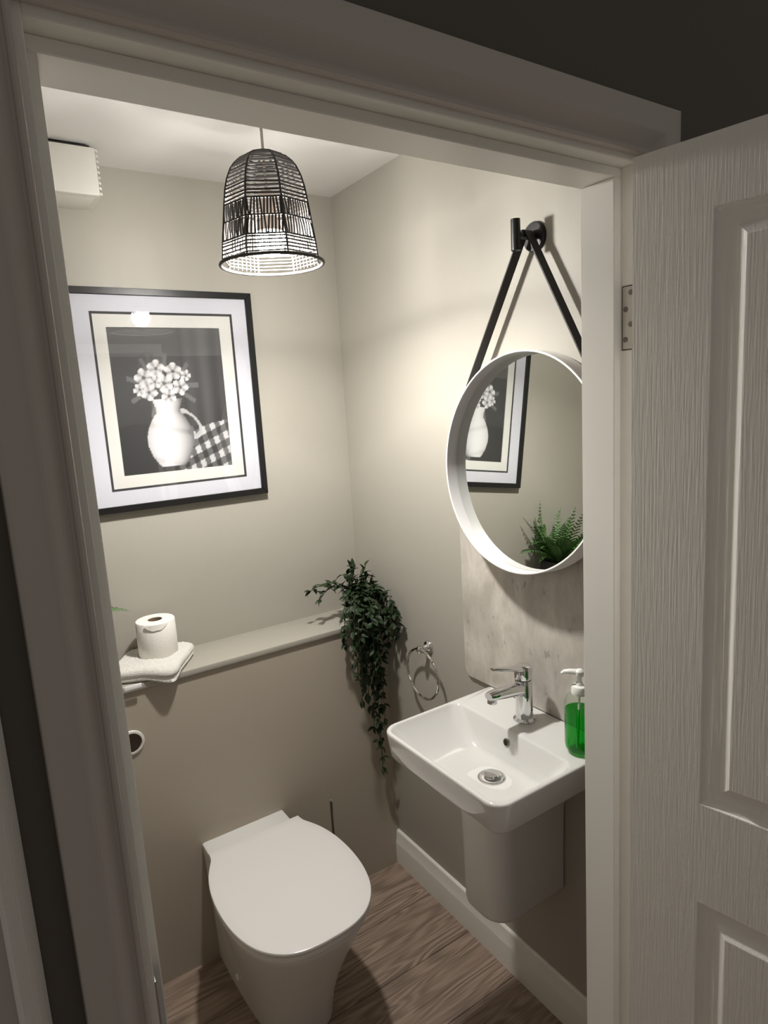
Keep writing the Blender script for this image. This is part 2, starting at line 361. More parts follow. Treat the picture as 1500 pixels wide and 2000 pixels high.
# ------------------------------------------------------------------ pendant lamp
BX, BY, BZ = -.515, -.612, 2.038
lamp = thing('pendant_lamp', 'black woven rattan dome pendant lamp glowing below the ceiling', 'lamp', (BX, BY, H))
lamp_c = MB().lathe([(.045, 0), (.045, -.012), (.036, -.022), (.012, -.026)], (BX, BY, H), 24).build('ceiling_rose', 'fan_plastic', lamp)
MB().tube([(BX, BY, H - .02), (BX, BY, 2.12)], .0032, 8).build('cord', 'cord_white', lamp)
MB().lathe([(.006, .060), (.013, .054), (.017, .05), (.017, .018), (.014, .0), (.010, -.002)], (BX, BY, 2.085), 16).build('bulb_holder', 'cord_white', lamp)
MB().lathe([(.013, .056), (.0165, .048), (.0215, .038), (.0275, .025), (.0300, .017)], (BX, BY, BZ), 24).build('bulb_base', 'cord_white', lamp)
bulb_prof = [(.0296, .0175), (.0314, .009), (.0318, .0), (.0300, -.011), (.0255, -.021), (.0175, -.0285), (.009, -.0325), (.001, -.0335)]
MB().lathe(bulb_prof, (BX, BY, BZ), 24).build('bulb', 'bulb_glow', lamp)
DZS = -.004
SP = [(1.990, .1085), (2.030, .1045), (2.068, .0990), (2.103, .0945), (2.137, .0890), (2.160, .0825), (2.182, .0720), (2.198, .0580), (2.2085, .0420), (2.214, .0260)]
def srad(z):
    if z <= SP[0][0]: return SP[0][1]
    for (a, ra), (b, rb) in zip(SP, SP[1:]):
        if z <= b: return ra + (rb - ra) * (z - a) / (b - a)
    return SP[-1][1]
A0 = math.atan2(-1.9842 - BY, -1.1514 - BX) + math.radians(18)
def spt(u, z, off=0.):
    """point on the octagonal dome; u in rib units"""
    i = math.floor(u); t = u - i; r = srad(z) + off
    a = A0 + i * PI / 4; b = a + PI / 4
    return Vector((BX + r * ((1 - t) * math.cos(a) + t * math.cos(b)), BY + r * ((1 - t) * math.sin(a) + t * math.sin(b)), z))
shade = MB().tube([(BX + .0262 * math.cos(2 * PI * k / 24), BY + .0262 * math.sin(2 * PI * k / 24), 2.214) for k in range(24)], .0022, 6, True).build('lampshade', 'shade_thread', lamp)
zs = [1.990 + (2.214 - 1.990) * k / 20 for k in range(21)]
for i in range(8):
    MB().tube([spt(i, z, .001) for z in zs], .0022, 6).build('rib', 'shade_thread', shade)
for z, r in ((2.103, .0022), (2.068, .0019), (2.030, .0020)):
    MB().tube([spt(k, z, .0012) for k in range(8)], r, 6, True).build('hoop', 'shade_thread', shade)
rim = [(BX + .1125 * math.cos(2 * PI * k / 40), BY + .1125 * math.sin(2 * PI * k / 40), 1.9885) for k in range(40)]
MB().tube(rim, .0036, 8, True).build('rim', 'shade_thread', shade)
wv = MB(); rnd = random.Random(3)
z = 2.1115
while z < 2.2125:                                    # wraps round the dome
    dz = [rnd.uniform(-.0012, .0012) for _ in range(8)]
    wv.tube([spt(k, min(2.2139, z + dz[k])) for k in range(8)], .0021, 5, True); z += .0078 if z < 2.18 else .0055
for z in (1.9965, 2.004, 2.0115, 2.019, 2.0255):
    dz = [rnd.uniform(-.001, .001) for _ in range(8)]
    wv.tube([spt(k, z + dz[k]) for k in range(8)], .0018, 5, True)
for z0, z1 in ((2.030, 2.068), (2.068, 2.103)):      # upright rods between the hoops
    for i in range(8):
        for k in range(11):
            a = (k + .5) / 11; sl = rnd.uniform(-.03, .03)
            wv.tube([spt(i + a + sl, z0), spt(i + a, (z0 + z1) / 2, .001), spt(i + a - sl, z1)], .0022, 5)
for i in (2, 4, 7):                                  # little grids in some of the lowest panels
    for k in range(6):
        a = (k + 1) / 7
        wv.tube([spt(i + a, 1.992), spt(i + a, 2.030)], .001, 5)
w_ = wv.build('woven_strands', 'shade_thread', shade); w_['kind'] = 'stuff'

# ------------------------------------------------------------------ extractor fan
fx1, fy0, fz0, fz1 = -.759, -.150, 2.232, 2.346
fan = thing('extractor_fan', 'boxy off-white extractor fan on the back wall under the ceiling', 'fan', (-.92, -.07, fz0))
MB().box((-1.06, -.135, fz0 + .004), (fx1 - .004, 0, fz1 - .004)).build('fan_body', 'fan_plastic', fan, bevel=.003)
MB().box((-1.066, fy0, fz0), (fx1, -.128, fz1)).build('front_cover', 'fan_plastic', fan, bevel=.004)
MB().box((-1.05, -.146, fz1 - .002), (fx1 - .012, -.05, fz1 + .0035)).build('top_gap', 'shadow_gap', fan)
for k in range(9):
    zz = fz0 + .004 + k * .0128
    MB().prism([(fx1 - .006, fy0 + .001), (fx1 + .007, fy0 + .009), (fx1 + .007, -.02), (fx1 - .006, -.02)], 2, zz, zz + .0058).build('louvre', 'fan_plastic', fan)
MB().box((fx1 - .009, fy0 + .004, fz0 + .006), (fx1 + .0005, -.02, fz1 - .006)).build('vent_slot', 'shadow_gap', fan)

# ------------------------------------------------------------------ framed picture
pic = thing('framed_picture', 'black framed monochrome still life print with double white mount', 'picture', (-.5966, 0, 1.405))
px0, px1, pz0, pz1 = -.8677, -.3255, 1.405, 2.0328
def frame_piece(a, b):  # mitred bar
    (x0, z0), (x1, z1), (x2, z2), (x3, z3) = a[0], a[1], b[1], b[0]
    MB().loft([[(x0, -.024, z0), (x1, -.024, z1), (x2, -.024, z2), (x3, -.024, z3)], [(x0, -.003, z0), (x1, -.003, z1), (x2, -.003, z2), (x3, -.003, z3)]]).build('frame_bar', 'black_frame', pic, bevel=.001, segs=1)
t = .0185
O = [(px0, pz0), (px1, pz0), (px1, pz1), (px0, pz1)]; I = [(px0 + t, pz0 + t), (px1 - t, pz0 + t), (px1 - t, pz1 - t), (px0 + t, pz1 - t)]
for k in range(4):
    frame_piece((O[k], O[(k + 1) % 4]), (I[k], I[(k + 1) % 4]))
def ring_plate(name, m, o, i, y0, y1):
    (a, b, c, d), (e, f, g, h) = o, i
    mb = MB()
    q = [(a, c), (b, c), (b, d), (a, d)]; w = [(e, g), (f, g), (f, h), (e, h)]
    for k in range(4):
        l = (k + 1) % 4
        mb.add([(q[k][0], y0, q[k][1]), (q[l][0], y0, q[l][1]), (w[l][0], y0, w[l][1]), (w[k][0], y0, w[k][1])], [(0, 1, 2, 3)])
        mb.add([(w[k][0], y0, w[k][1]), (w[l][0], y0, w[l][1]), (w[l][0], y1, w[l][1]), (w[k][0], y1, w[k][1])], [(0, 1, 2, 3)])
    return mb.build(name, m, pic, smooth=False)
ring_plate('outer_mount', 'mat_board', (px0 + .01, px1 - .01, pz0 + .01, pz1 - .01), (-.7993, -.3896, 1.4658, 1.9698), -.0135, -.012)
ring_plate('mount_line', 'line_board', (-.8000, -.3889, 1.4651, 1.9705), (-.7925, -.3964, 1.4726, 1.9630), -.0122, -.011)
ring_plate('inner_mount', 'mat_inner', (-.7932, -.3957, 1.4719, 1.9637), (-.7597, -.4335, 1.5080, 1.9277), -.0115, -.009)
MB().box((px0 + .004, -.0075, pz0 + .004), (px1 - .004, -.004, pz1 - .004)).build('backing_board', 'line_board', pic, smooth=False)
# the print: a plain monochrome still life (jug of pale flowers on a checked cloth), as flat ink on paper
NX, NZ = 110, 140
def art(u, v):
    g = .030 + .022 * max(0., v - .35) + .03 * max(0, 1 - abs(u - .80) / .16) * (.4 + .6 * v) + .012 * math.sin(u * 40) * (u > .6)
    if v > .80: g += .035
    if v < .33 + .02 * math.sin(7 * u):                       # table cloth
        ck = (math.sin(u * 62 + v * 20) > 0) + (math.sin(v * 55 - u * 18) > 0)
        g = (.03, .10, .46)[ck] if u > .47 else .018 + .02 * u
    tq = max(0., min(1., (v - .04) / .47)); hw = .105 + .105 * math.sin(min(1, tq * 1.25) * PI) ** .8 + .03 * max(0, tq - .85) / .15    # jug
    e = (u - .45) / hw
    h = math.hypot((u - .45 - hw - .02) / .075, (v - .33) / .105)
    if .70 < h < 1.05 and e > .9: g = .34 + .2 * (h - .7)
    if .04 < v < .51 and abs(e) < 1:
        g = .66 * (1 - .55 * (e + .25) ** 2) - .10 * max(0, math.sin(v * 26 + e)) ** 6; g = max(.13, min(.70, g))
    fl_ = [(.27, .66, .085), (.38, .72, .08), (.30, .56, .075), (.44, .62, .085), (.53, .70, .08), (.58, .59, .075), (.47, .53, .07), (.36, .63, .06), (.64, .67, .05), (.22, .58, .055)]
    for k, (cx, cy, r) in enumerate(fl_):
        dx, dy = u - cx, (v - cy) * 1.28; q = math.hypot(dx, dy); a = math.atan2(dy, dx)
        pet = r * (.72 + .28 * abs(math.sin(a * 2.5 + k)))
        if q < pet:
            g = .22 + .50 * abs(math.sin(a * 2.5 + k)) * (.35 + .65 * q / r)
            if q < r * .2: g = .09
    for k in range(9):                                           # dark leaves
        a = k * .72; cx, cy = .43 + .26 * math.cos(a), .60 + .17 * math.sin(a)
        if abs((u - cx) * math.cos(a) + (v - cy) * math.sin(a)) < .06 and abs(-(u - cx) * math.sin(a) + (v - cy) * math.cos(a)) < .016 and g < .12: g = .11
    return max(.012, min(.75, g))
pm = bpy.data.meshes.new('print')
pv = []; pf = []; cols = []
for j in range(NZ + 1):
    for i in range(NX + 1):
        pv.append((-.7610 + .3290 * i / NX, -.0088, 1.5066 + .4225 * j / NZ)); cols.append(art(i / NX, j / NZ))
for j in range(NZ):
    for i in range(NX):
        a = j * (NX + 1) + i; pf.append((a, a + 1, a + NX + 2, a + NX + 1))
pm.from_pydata(pv, [], pf)
ca = pm.color_attributes.new('ink', 'FLOAT_COLOR', 'POINT')
for k, g in enumerate(cols): ca.data[k].color = (g, g * .985, g * 1.0, 1)
mp_ = mat('print_ink', (.1, .1, .1, 1), .6); at = mp_.node_tree.nodes.new('ShaderNodeAttribute'); at.attribute_name = 'ink'
mp_.node_tree.links.new(at.outputs['Color'], mp_.node_tree.nodes['Principled BSDF'].inputs['Base Color'])
pm.materials.append(mp_); po = bpy.data.objects.new('print', pm); C.objects.link(po); attach(po, pic)
MB().box((px0 + .012, -.0180, pz0 + .012), (px1 - .012, -.0160, pz1 - .012)).build('glass_pane', 'picture_glass', pic, smooth=False)

# ------------------------------------------------------------------ splashback panel
sb = MB().prism([(-.607, 1.46), (-.607, .905), (-.612, .889), (-.625, .8775), (-1.24, .8775), (-1.24, 1.46)], 0, -.009, -.0004).build('splashback', 'stone_panel', bevel=.001, segs=1)
tag(sb, 'grey marbled stone splashback panel above the basin', 'panel')

# ------------------------------------------------------------------ hook and round mirror
HY, HZ = -.9046, 2.0205
hk = thing('wall_hook', 'black round wall hook with upright peg above the mirror', 'hook', (0, HY, HZ))
MB().lathe([(.0325, 0), (.0325, .006), (.030, .009), (.010, .010)], (0, HY, HZ), 32, (-1, 0, 0)).build('back_disc', 'black_metal', hk)
MB().tube([(-.008, HY, HZ), (-.062, HY, HZ)], .0085, 14).build('stem', 'black_metal', hk)
MB().tube([(-.062, HY, HZ - .034), (-.062, HY, HZ + .032)], .0105, 16).build('peg', 'black_metal', hk)
TILT, YAW = -.072, .016
nrm = Vector((-math.cos(TILT) * math.cos(YAW), math.cos(TILT) * math.sin(YAW), -math.sin(TILT)))
ea = Vector((-nrm.y, nrm.x, 0)).normalized(); eb = nrm.cross(ea)
if eb.z < 0: ea, eb = -ea, -eb
MC = Vector((-.072, -.893, 1.514)); RM = .2605
mir = thing('round_mirror', 'round white drum-framed mirror hung by a black strap', 'mirror', MC)
def ml(prof, n=96):
    return MB().lathe(prof, MC, n, nrm, caps=False)
ml([(RM, -.052), (RM, -.001), (RM - .001, 0), (RM - .0035, 0), (RM - .0045, -.001), (RM - .0045, -.037), (RM - .012, -.037), (RM - .012, -.052), (RM, -.052)]).build('drum_frame', 'white_lacquer', mir)
MB().lathe([(RM - .0048, -.036), (RM - .0048, -.033)], MC, 96, nrm).build('mirror_glass', 'mirror_silver', mir)
ge_ = MB().lathe([(RM - .0046, -.0345), (RM - .0062, -.0330), (RM - .0066, -.0345)], MC, 96, nrm, caps=False).build('glass_edge', 'line_board', mir)
MB().lathe([(RM - .006, -.050), (RM - .006, -.0375)], MC, 64, nrm).build('back_plate', 'line_board', mir, smooth=False)
# strap: over the hook stem, tangent to the drum, round under it
hy, hz = HY - MC.y, HZ - MC.z; R_ = RM + .0018
D = math.hypot(hy, hz); base = math.atan2(hz, hy); al = math.acos(R_ / D)
pts = []
for k in range(9):
    a = base + al + .30 - .30 * k / 8; pts.append((MC.y + R_ * math.cos(a), MC.z + R_ * math.sin(a), 1))
pl = (MC.y + R_ * math.cos(base + al), MC.z + R_ * math.sin(base + al))
for k in range(7):
    a = base + .5 * PI - al * .5 + .35 - (PI - al + .7) * k / 6 if False else PI * .93 - PI * .86 * k / 6
    pts.append((HY - .0001 + .0105 * math.cos(a), HZ + .0105 * math.sin(a), 0))
for k in range(9):
    a = base - al - .30 * k / 8; pts.append((MC.y + R_ * math.cos(a), MC.z + R_ * math.sin(a), 1))
# order the left tail so that the path runs drum(left) -> hook -> drum(right), left = far side (+y)
left = [p for p in pts[:9]]; mid = pts[9:16]; right = pts[16:]
if left[0][0] < right[0][0]: left, right = right[::-1], left[::-1]
if mid[0][0] < mid[-1][0]: mid = mid[::-1]
path = left + mid + right
def strap_x(z): return -.0275 - (MC.z - z) * TILT * .5
mb = MB(); th = .0016; wd = .0125; rings = []
for i, (y, z, _) in enumerate(path):
    a = path[max(i - 1, 0)]; b = path[min(i + 1, len(path) - 1)]
    ty, tz = b[0] - a[0], b[1] - a[1]; l = math.hypot(ty, tz) or 1; ny, nz = -tz / l, ty / l
    f = max(0, min(1, (z - 1.60) / .42))
    xc = (MC.x + .030 + (z - MC.z) * math.tan(-TILT) * -1 * -1) * (1 - f) + (-.030) * f
    rings.append([(xc - wd, y + ny * th, z + nz * th), (xc + wd, y + ny * th, z + nz * th), (xc + wd, y - ny * th, z - nz * th), (xc - wd, y - ny * th, z - nz * th)])
mb.loft(rings); mb.build('strap', 'black_leather', mir, angle=50)

# ------------------------------------------------------------------ towel ring
tr = thing('towel_ring', 'chrome towel ring on the wall left of the basin', 'towel ring', (0, -.4224, .90))
RC = Vector((-.034, -.4265, .8245))
MB().lathe([(.021, 0), (.021, .004), (.018, .009), (.011, .013), (.009, .020), (.009, .034)], (0, -.4224, .905), 24, (-1, 0, 0)).build('mounting_rose', 'chrome', tr)
MB().lathe([(.002, -.010), (.0105, -.009), (.0120, -.004), (.0120, .006), (.009, .011), (.002, .0125)], (-.034, -.4224, .905), 18).build('ring_socket', 'chrome', tr)
MB().tube([RC + Vector((0, .080 * math.cos(2 * PI * k / 48), .080 * math.sin(2 * PI * k / 48))) for k in range(48)], .0040, 8, True).build('ring', 'chrome', tr)

# ------------------------------------------------------------------ basin
bs = thing('washbasin', 'small white square ceramic washbasin on the right wall', 'washbasin', (0, -.919, .876))
X1, Y0, Y1, ZR = -.0095, -1.1305, -.7085, .876
def o(ins, z, rf=.040): return rrect(-.3755 + ins, X1 - ins * .0, Y0 + ins, Y1 - ins, (max(.004, rf - ins * .6), .004, .004, max(.004, rf - ins * .6)), z)
def inn(x0, x1, y0, y1, r, z): return rrect(x0, x1, y0, y1, r, z)
rings = [o(.085, .760, .05), o(.062, .778, .05), o(.022, .800), o(.011, .8065), o(.0075, .813), o(.0012, .868), o(.0012, .873), o(.0030, .8758), o(.0060, .8765),
         inn(-.3665, -.134, -1.1205, -.7185, .034, .8765), inn(-.3645, -.1375, -1.1185, -.7205, .033, .8755), inn(-.3630, -.140, -1.117, -.722, .032, .872),
         inn(-.3560, -.1445, -1.106, -.738, .040, .852), inn(-.3450, -.1500, -1.090, -.765, .042, .824), inn(-.3340, -.1560, -1.076, -.800, .044, .801),
         inn(-.3240, -.1640, -1.060, -.824, .044, .7935), inn(-.308, -.176, -1.03, -.85, .040, .7905), inn(-.246, -.186, -.966, -.906, .029, .7897)]
MB().loft(rings, True, True, True).build('basin_body', 'ceramic', bs, angle=60)
dc = Vector((-.2155, -.936, .7893))
MB().lathe([(.0325, 0), (.0325, .0025), (.0295, .0035), (.0250, .0022), (.0225, .0002)], dc, 32).build('drain_ring', 'chrome', bs)
MB().lathe([(.0205, -.001), (.0205, .0006)], dc, 24).build('drain_gap', 'shadow_gap', bs)
MB().lathe([(.0150, .001), (.0150, .006), (.0195, .0075), (.0195, .0105), (.018, .0120), (.009, .0128), (.001, .0130)], dc, 28).build('drain_plug', 'chrome', bs)
of = MB()
of.lathe([(.0095, .0), (.0095, .0016), (.0070, .0018), (.0066, .0006)], (-.1465, -.9165, .846), 20, Vector((-1, 0, .20))).build('overflow_rim', 'chrome_dark', bs)
MB().lathe([(.0068, .0004), (.0060, .0009)], (-.1465, -.9165, .846), 16, Vector((-1, 0, .20))).build('overflow_hole', 'shadow_gap', bs)
def ped(ins, z, k=0.): return rrect(-.2330 + ins, -.003, -.9640 + ins - k, -.8060 - ins + k, (.058, .004, .004, .058), z, 8)
MB().loft([ped(.014, .3990), ped(.005, .4010), ped(.001, .4070), ped(0, .416), ped(0, .50), ped(0, .64, .004), ped(-.01, .76, .010), ped(-.02, .79, .014)]).build('pedestal', 'pan_ceramic', bs, angle=50)

# ------------------------------------------------------------------ tap
TX, TY, TZ = -.0725, -.9050, .8765
tp = thing('basin_tap', 'chrome single-lever mixer tap at the back of the basin', 'tap', (TX, TY, TZ))
MB().lathe([(.0275, 0), (.0275, .004), (.0240, .0075), (.0215, .009)], (TX, TY, TZ), 28).build('base_ring', 'chrome', tp)
MB().lathe([(.0215, .006), (.0212, .05), (.0210, .105), (.0200, .1065)], (TX, TY, TZ), 28).build('tap_body', 'chrome', tp)
sp_r = []
for k in range(9):
    t_ = k / 8; x = TX - .008 - .108 * t_; zc = TZ + .086 + .010 * t_; ww = .0175 - .0030 * t_; hh = .0165 - .0055 * t_
    if k == 8: ww *= .86; hh *= .8
    sp_r.append([(x, TY + ww * (abs(math.cos(a)) ** .7) * (1 if math.cos(a) > 0 else -1), zc + hh * (abs(math.sin(a)) ** .8) * (1 if math.sin(a) > 0 else -1)) for a in [2 * PI * j / 16 for j in range(16)]])
MB().loft(sp_r).build('spout', 'chrome', tp, angle=50)
MB().lathe([(.0095, 0), (.0115, -.002), (.0115, -.013), (.0100, -.0145), (.004, -.0145)], (TX - .1040, TY, TZ + .0895), 18, (.12, 0, 1)).build('aerator', 'chrome', tp)
MB().lathe([(.0190, .1060), (.0190, .1095)], (TX, TY, TZ), 24).build('shadow_ring', 'shadow_gap', tp)
cap = MB().lathe([(.0190, .1090), (.0218, .1100), (.0222, .112), (.0222, .135), (.0210, .1405), (.0170, .1430), (.001, .1437)], (TX, TY, TZ), 28).build('lever_cap', 'chrome', tp)
lv = []
for k in range(8):
    t_ = k / 7; x = TX - .002 - .098 * t_; zc = TZ + .1350 + .0245 * t_; ww = .0175 - .0070 * t_; hh = .0064 - .0016 * t_
    if k == 7: ww *= .75; hh *= .7
    lv.append([(x, TY + ww * math.cos(a), zc + hh * math.sin(a)) for a in [2 * PI * j / 14 for j in range(14)]])
MB().loft(lv).build('lever', 'chrome', tp, angle=60)

# ------------------------------------------------------------------ soap bottle
QX, QY, QZ = -.0835, -1.0865, .877
so = thing('soap_bottle', 'clear pump bottle of green hand soap on the basin corner', 'bottle', (QX, QY, QZ))
MB().lathe([(.020, .0015), (.027, .003), (.0322, .010), (.0335, .022), (.0335, .108), (.0325, .120), (.028, .130), (.0190, .138), (.0155, .141), (.0155, .147)], (QX, QY, QZ), 36, caps=True).build('bottle_shell', 'bottle_plastic', so, angle=80)
MB().lathe([(.001, .0030), (.019, .0032), (.026, .0045), (.0311, .011), (.0325, .022), (.0325, .100), (.001, .1005)], (QX, QY, QZ), 36).build('liquid_soap', 'soap_liquid', so, angle=60)
MB().tube([(QX, QY, QZ + .140), (QX - .004, QY, QZ + .06), (QX - .010, QY, QZ + .012)], .0026, 8).build('dip_tube', 'pump_white', so)
MB().lathe([(.0175, .137), (.0180, .139), (.0180, .152), (.0160, .156), (.0085, .158), (.0075, .163)], (QX, QY, QZ), 24).build('collar', 'pump_white', so)
MB().lathe([(.0050, .160), (.0050, .176), (.0085, .178), (.0100, .182), (.0095, .190), (.006, .1935), (.001, .194)], (QX, QY, QZ), 20).build('pump_stem', 'pump_white', so)
nz = Vector((-.62, .78, 0)).normalized()
MB().tube([Vector((QX, QY, QZ + .1865)), Vector((QX, QY, QZ + .1875)) + nz * .020, Vector((QX, QY, QZ + .186)) + nz * .032, Vector((QX, QY, QZ + .1815)) + nz * .038], [.0072, .0062, .0048, .0036], 12).build('nozzle', 'pump_white', so)

# ------------------------------------------------------------------ toilet
to = thing('toilet', 'white back-to-wall toilet with the lid closed', 'toilet', (-.575, -.40, 0))
TXc = -.5735
def half_to_ring(h, z, xs=1., ys=1., y0=-.1797):
    """h: list of (half width, y) from the back to the front; mirrored to a ring"""
    a = [(TXc + w * xs, y0 + (y - y0) * ys, z) for w, y in h]; b = [(TXc - w * xs, y0 + (y - y0) * ys, z) for w, y in h[::-1]]
    return a + b
LID = [(.142, -.277), (.1435, -.292), (.1470, -.308), (.1600, -.335), (.1745, -.370), (.1870, -.420), (.1935, -.480), (.1930, -.545), (.1850, -.605), (.1680, -.660), (.1420, -.702), (.1080, -.732), (.0700, -.748), (.0300, -.754), (.004, -.7545)]
def dense(h, n=4):
    P = [Vector((a, b, 0)) for a, b in h]; out = []
    for i in range(len(P) - 1):
        a, b, c, d = P[max(0, i - 1)], P[i], P[i + 1], P[min(len(P) - 1, i + 2)]
        for k in range(n):
            t = k / n; q = .5 * ((2 * b) + (c - a) * t + (2 * a - 5 * b + 4 * c - d) * t * t + (3 * b - a - 3 * c + d) * t ** 3)
            out.append((max(.003, q.x), q.y))
    return out + [h[-1]]
LID = [LID[0]] + dense(LID[1:])
def lid_ring(ins, z):
    k = 1 - ins / .19; kf = 1 - ins / .26
    return half_to_ring([(w * k, -.48 + (y + .48) * (kf if y < -.48 else k)) for w, y in LID], z)
MB().loft([lid_ring(.004, .4150), lid_ring(.001, .4165), lid_ring(0, .4190), lid_ring(0, .4225), lid_ring(.0012, .4250), lid_ring(.004, .4262), lid_ring(.03, .4272)]).build('lid', 'seat_plastic', to, angle=40)
MB().loft([lid_ring(.006, .3985), lid_ring(.003, .4000), lid_ring(.003, .4125), lid_ring(.006, .4138)]).build('seat', 'seat_plastic', to, angle=40)
MB().box((TXc - .1412, -.300, .3940), (TXc + .1412, -.2775, .4160)).build('hinge_block', 'seat_plastic', to, bevel=.002)
TOP = [(.1330, -.1797), (.1330, -.215), (.1335, -.262), (.1365, -.285), (.1460, -.318), (.1600, -.355), (.1730, -.400), (.1830, -.455), (.1850, -.520), (.1800, -.580), (.1640, -.640), (.1390, -.688), (.1050, -.722), (.0680, -.740), (.0300, -.747), (.004, -.7475)]
BOT = [(.1180, -.1797), (.1180, -.215), (.1180, -.262), (.1175, -.285), (.1165, -.318), (.1150, -.355), (.1130, -.390), (.1105, -.425), (.1070, -.460), (.1010, -.495), (.0920, -.525), (.0780, -.552), (.0600, -.572), (.0400, -.584), (.0180, -.589), (.003, -.590)]
TOP, BOT = dense(TOP, 3), dense(BOT, 3)
def pan(t, z, ins=0):
    return half_to_ring([((a * (1 - t) + c * t) - (ins if a > .02 else 0), (b * (1 - t) + d * t) + (ins * .8 if b < -.6 else 0)) for (a, b), (c, d) in zip(TOP, BOT)], z)
MB().loft([pan(1, 0), pan(.985, .02), pan(.91, .08), pan(.73, .16), pan(.46, .25), pan(.21, .325), pan(.06, .372), pan(.01, .388), pan(0, .393, .001), pan(0, .3965, .006)]).build('pan', 'pan_ceramic', to, angle=40)
MB().lathe([(.010, 0), (.010, .004), (.007, .007), (.001, .008)], (TXc - .1165, -.345, .055), 16, Vector((-1, -.1, .1))).build('fixing_cap', 'seat_plastic', to)

# ------------------------------------------------------------------ toilet brush behind the toilet
br = thing('toilet_brush', 'slim metal toilet brush standing behind the toilet', 'brush', (-.298, -.245, 0))
MB().lathe([(.046, 0), (.048, .003), (.048, .155), (.045, .160), (.012, .161)], (-.298, -.245, 0), 28).build('canister', 'brushed_steel', br)
MB().tube([(-.298, -.245, .155), (-.298, -.245, .402)], .0042, 10).build('handle', 'chrome_dark', br)
MB().lathe([(.0044, 0), (.0050, .001), (.0050, .006), (.0035, .008), (.001, .0085)], (-.298, -.245, .400), 12).build('handle_tip', 'chrome', br)

# ------------------------------------------------------------------ flush button
fb = thing('flush_button', 'round dark chrome flush button with white ring on taupe boxing', 'button', (-.865, -BD, .7826))
MB().lathe([(.0355, 0), (.0355, .003), (.0335, .0055), (.0285, .006), (.0275, .003)], (-.865, -BD, .7826), 40, (0, -1, 0)).build('surround_ring', 'fan_plastic', fb)
MB().lathe([(.0272, .0005), (.0272, .0030), (.0255, .0045), (.001, .0050)], (-.865, -BD, .7826), 36, (0, -1, 0)).build('push_plate', 'chrome_dark', fb)

# ------------------------------------------------------------------ towel, roll
tw = thing('folded_towel', 'folded white towel lying over the edge of the ledge', 'towel', (-.76, -.11, HL))
PA = Vector((-.733, -.232)); UA = Vector((.112, .170)); VA = Vector((-.175, .085))
def towel_layer(z0, th, shrink, droop, seed, name):
    r = random.Random(seed); N, M = 54, 54; top = []; bot = []
    for i in range(N + 1):
        for j in range(M + 1):
            a, b = i / N, j / M
            def ed(t, k=.085): q = min(t, 1 - t) / k; return math.sqrt(max(0, 1 - (1 - min(1, q)) ** 2))
            # round the corners in plan
            ca, cb = (a - .5) * 2, (b - .5) * 2; sq = (abs(ca) ** 7 + abs(cb) ** 7) ** (1 / 7); mx = max(abs(ca), abs(cb)) or 1
            k = (mx / sq) if sq > 0 else 1; a2, b2 = .5 + .5 * ca * k * (1 - shrink), .5 + .5 * cb * k * (1 - shrink)
            p = PA + UA * a2 + VA * b2; e = ed(a) * ed(b)
            y = min(p.y, -.008); over = max(0, (-.19 - y) / .04)
            zd = -droop * min(1, over) ** 1.3
            n = .0016 * math.sin(17 * a + seed) * math.sin(13 * b + seed) + .0024 * mnoise.noise(Vector((a * 30, b * 30, seed))) + r.uniform(-.0008, .0008)
            zt = z0 + th * (.5 + .5 * e) + n * e + zd + max(0, p.y + .008) * .35
            top.append((p.x, y, zt)); bot.append((p.x, y, max(z0 + th * (.5 - .5 * e) + zd, HL + .0006 if y > -.1895 else 0)))
    q = len(top); fs = []
    for i in range(N):
        for j in range(M):
            k = i * (M + 1) + j; fs.append((k, k + 1, k + M + 2, k + M + 1)); fs.append((q + k, q + k + M + 1, q + k + M + 2, q + k + 1))
    for i in range(N):
        for j in (0, M):
            k = i * (M + 1) + j; fs.append((k, k + M + 1, q + k + M + 1, q + k))
    for j in range(M):
        for i in (0, N):
            k = i * (M + 1) + j; fs.append((k, k + 1, q + k + 1, q + k))
    return MB().add(top + bot, fs).build(name, 'towel_cotton', tw, angle=80)
towel_layer(HL + .001, .020, .02, .030, 1, 'folded_layer')
towel_layer(HL + .012, .029, .0, .016, 2, 'folded_layer')
MB().box((-.868, -.200, HL - .006), (-.822, -.196, HL + .006)).build('care_label', 'label_white', tw, bevel=.001)
rl = thing('toilet_roll', 'white toilet roll standing on the folded towel', 'toilet roll', (-.743, -.092, HL + .04))
RX, RY, RZ = -.743, -.092, HL + .0385
MB().lathe([(.0205, .001), (.053, 0), (.0550, .002), (.0556, .05), (.0550, .102), (.0530, .1045), (.0300, .1050), (.0205, .1045), (.0205, .001)], (RX, RY, RZ), 48, caps=False).build('paper', 'tissue', rl, angle=50)
MB().lathe([(.0203, .001), (.0203, .1035), (.0192, .1035), (.0192, .001)], (RX, RY, RZ), 28, caps=False).build('cardboard_core', 'tissue_core', rl)
MB().lathe([(.0192, .004), (.001, .004)], (RX, RY, RZ), 20).build('core_floor', 'tissue_core', rl, smooth=False)
fl_r = []
for k in range(12):                                   # loose end of the paper, torn edge at the front
    a = math.radians(225 + k * 6.2); zt = .1030; zb = .1030 - .0165 * math.sin(k / 11 * PI) ** .6 + random.uniform(-.0015, .0015)
    fl_r.append([(RX + .0562 * math.cos(a), RY + .0562 * math.sin(a), RZ + zt), (RX + .0575 * math.cos(a), RY + .0575 * math.sin(a), RZ + zb), (RX + .0566 * math.cos(a), RY + .0566 * math.sin(a), RZ + zb)])
MB().loft(fl_r).build('loose_sheet', 'tissue', rl)

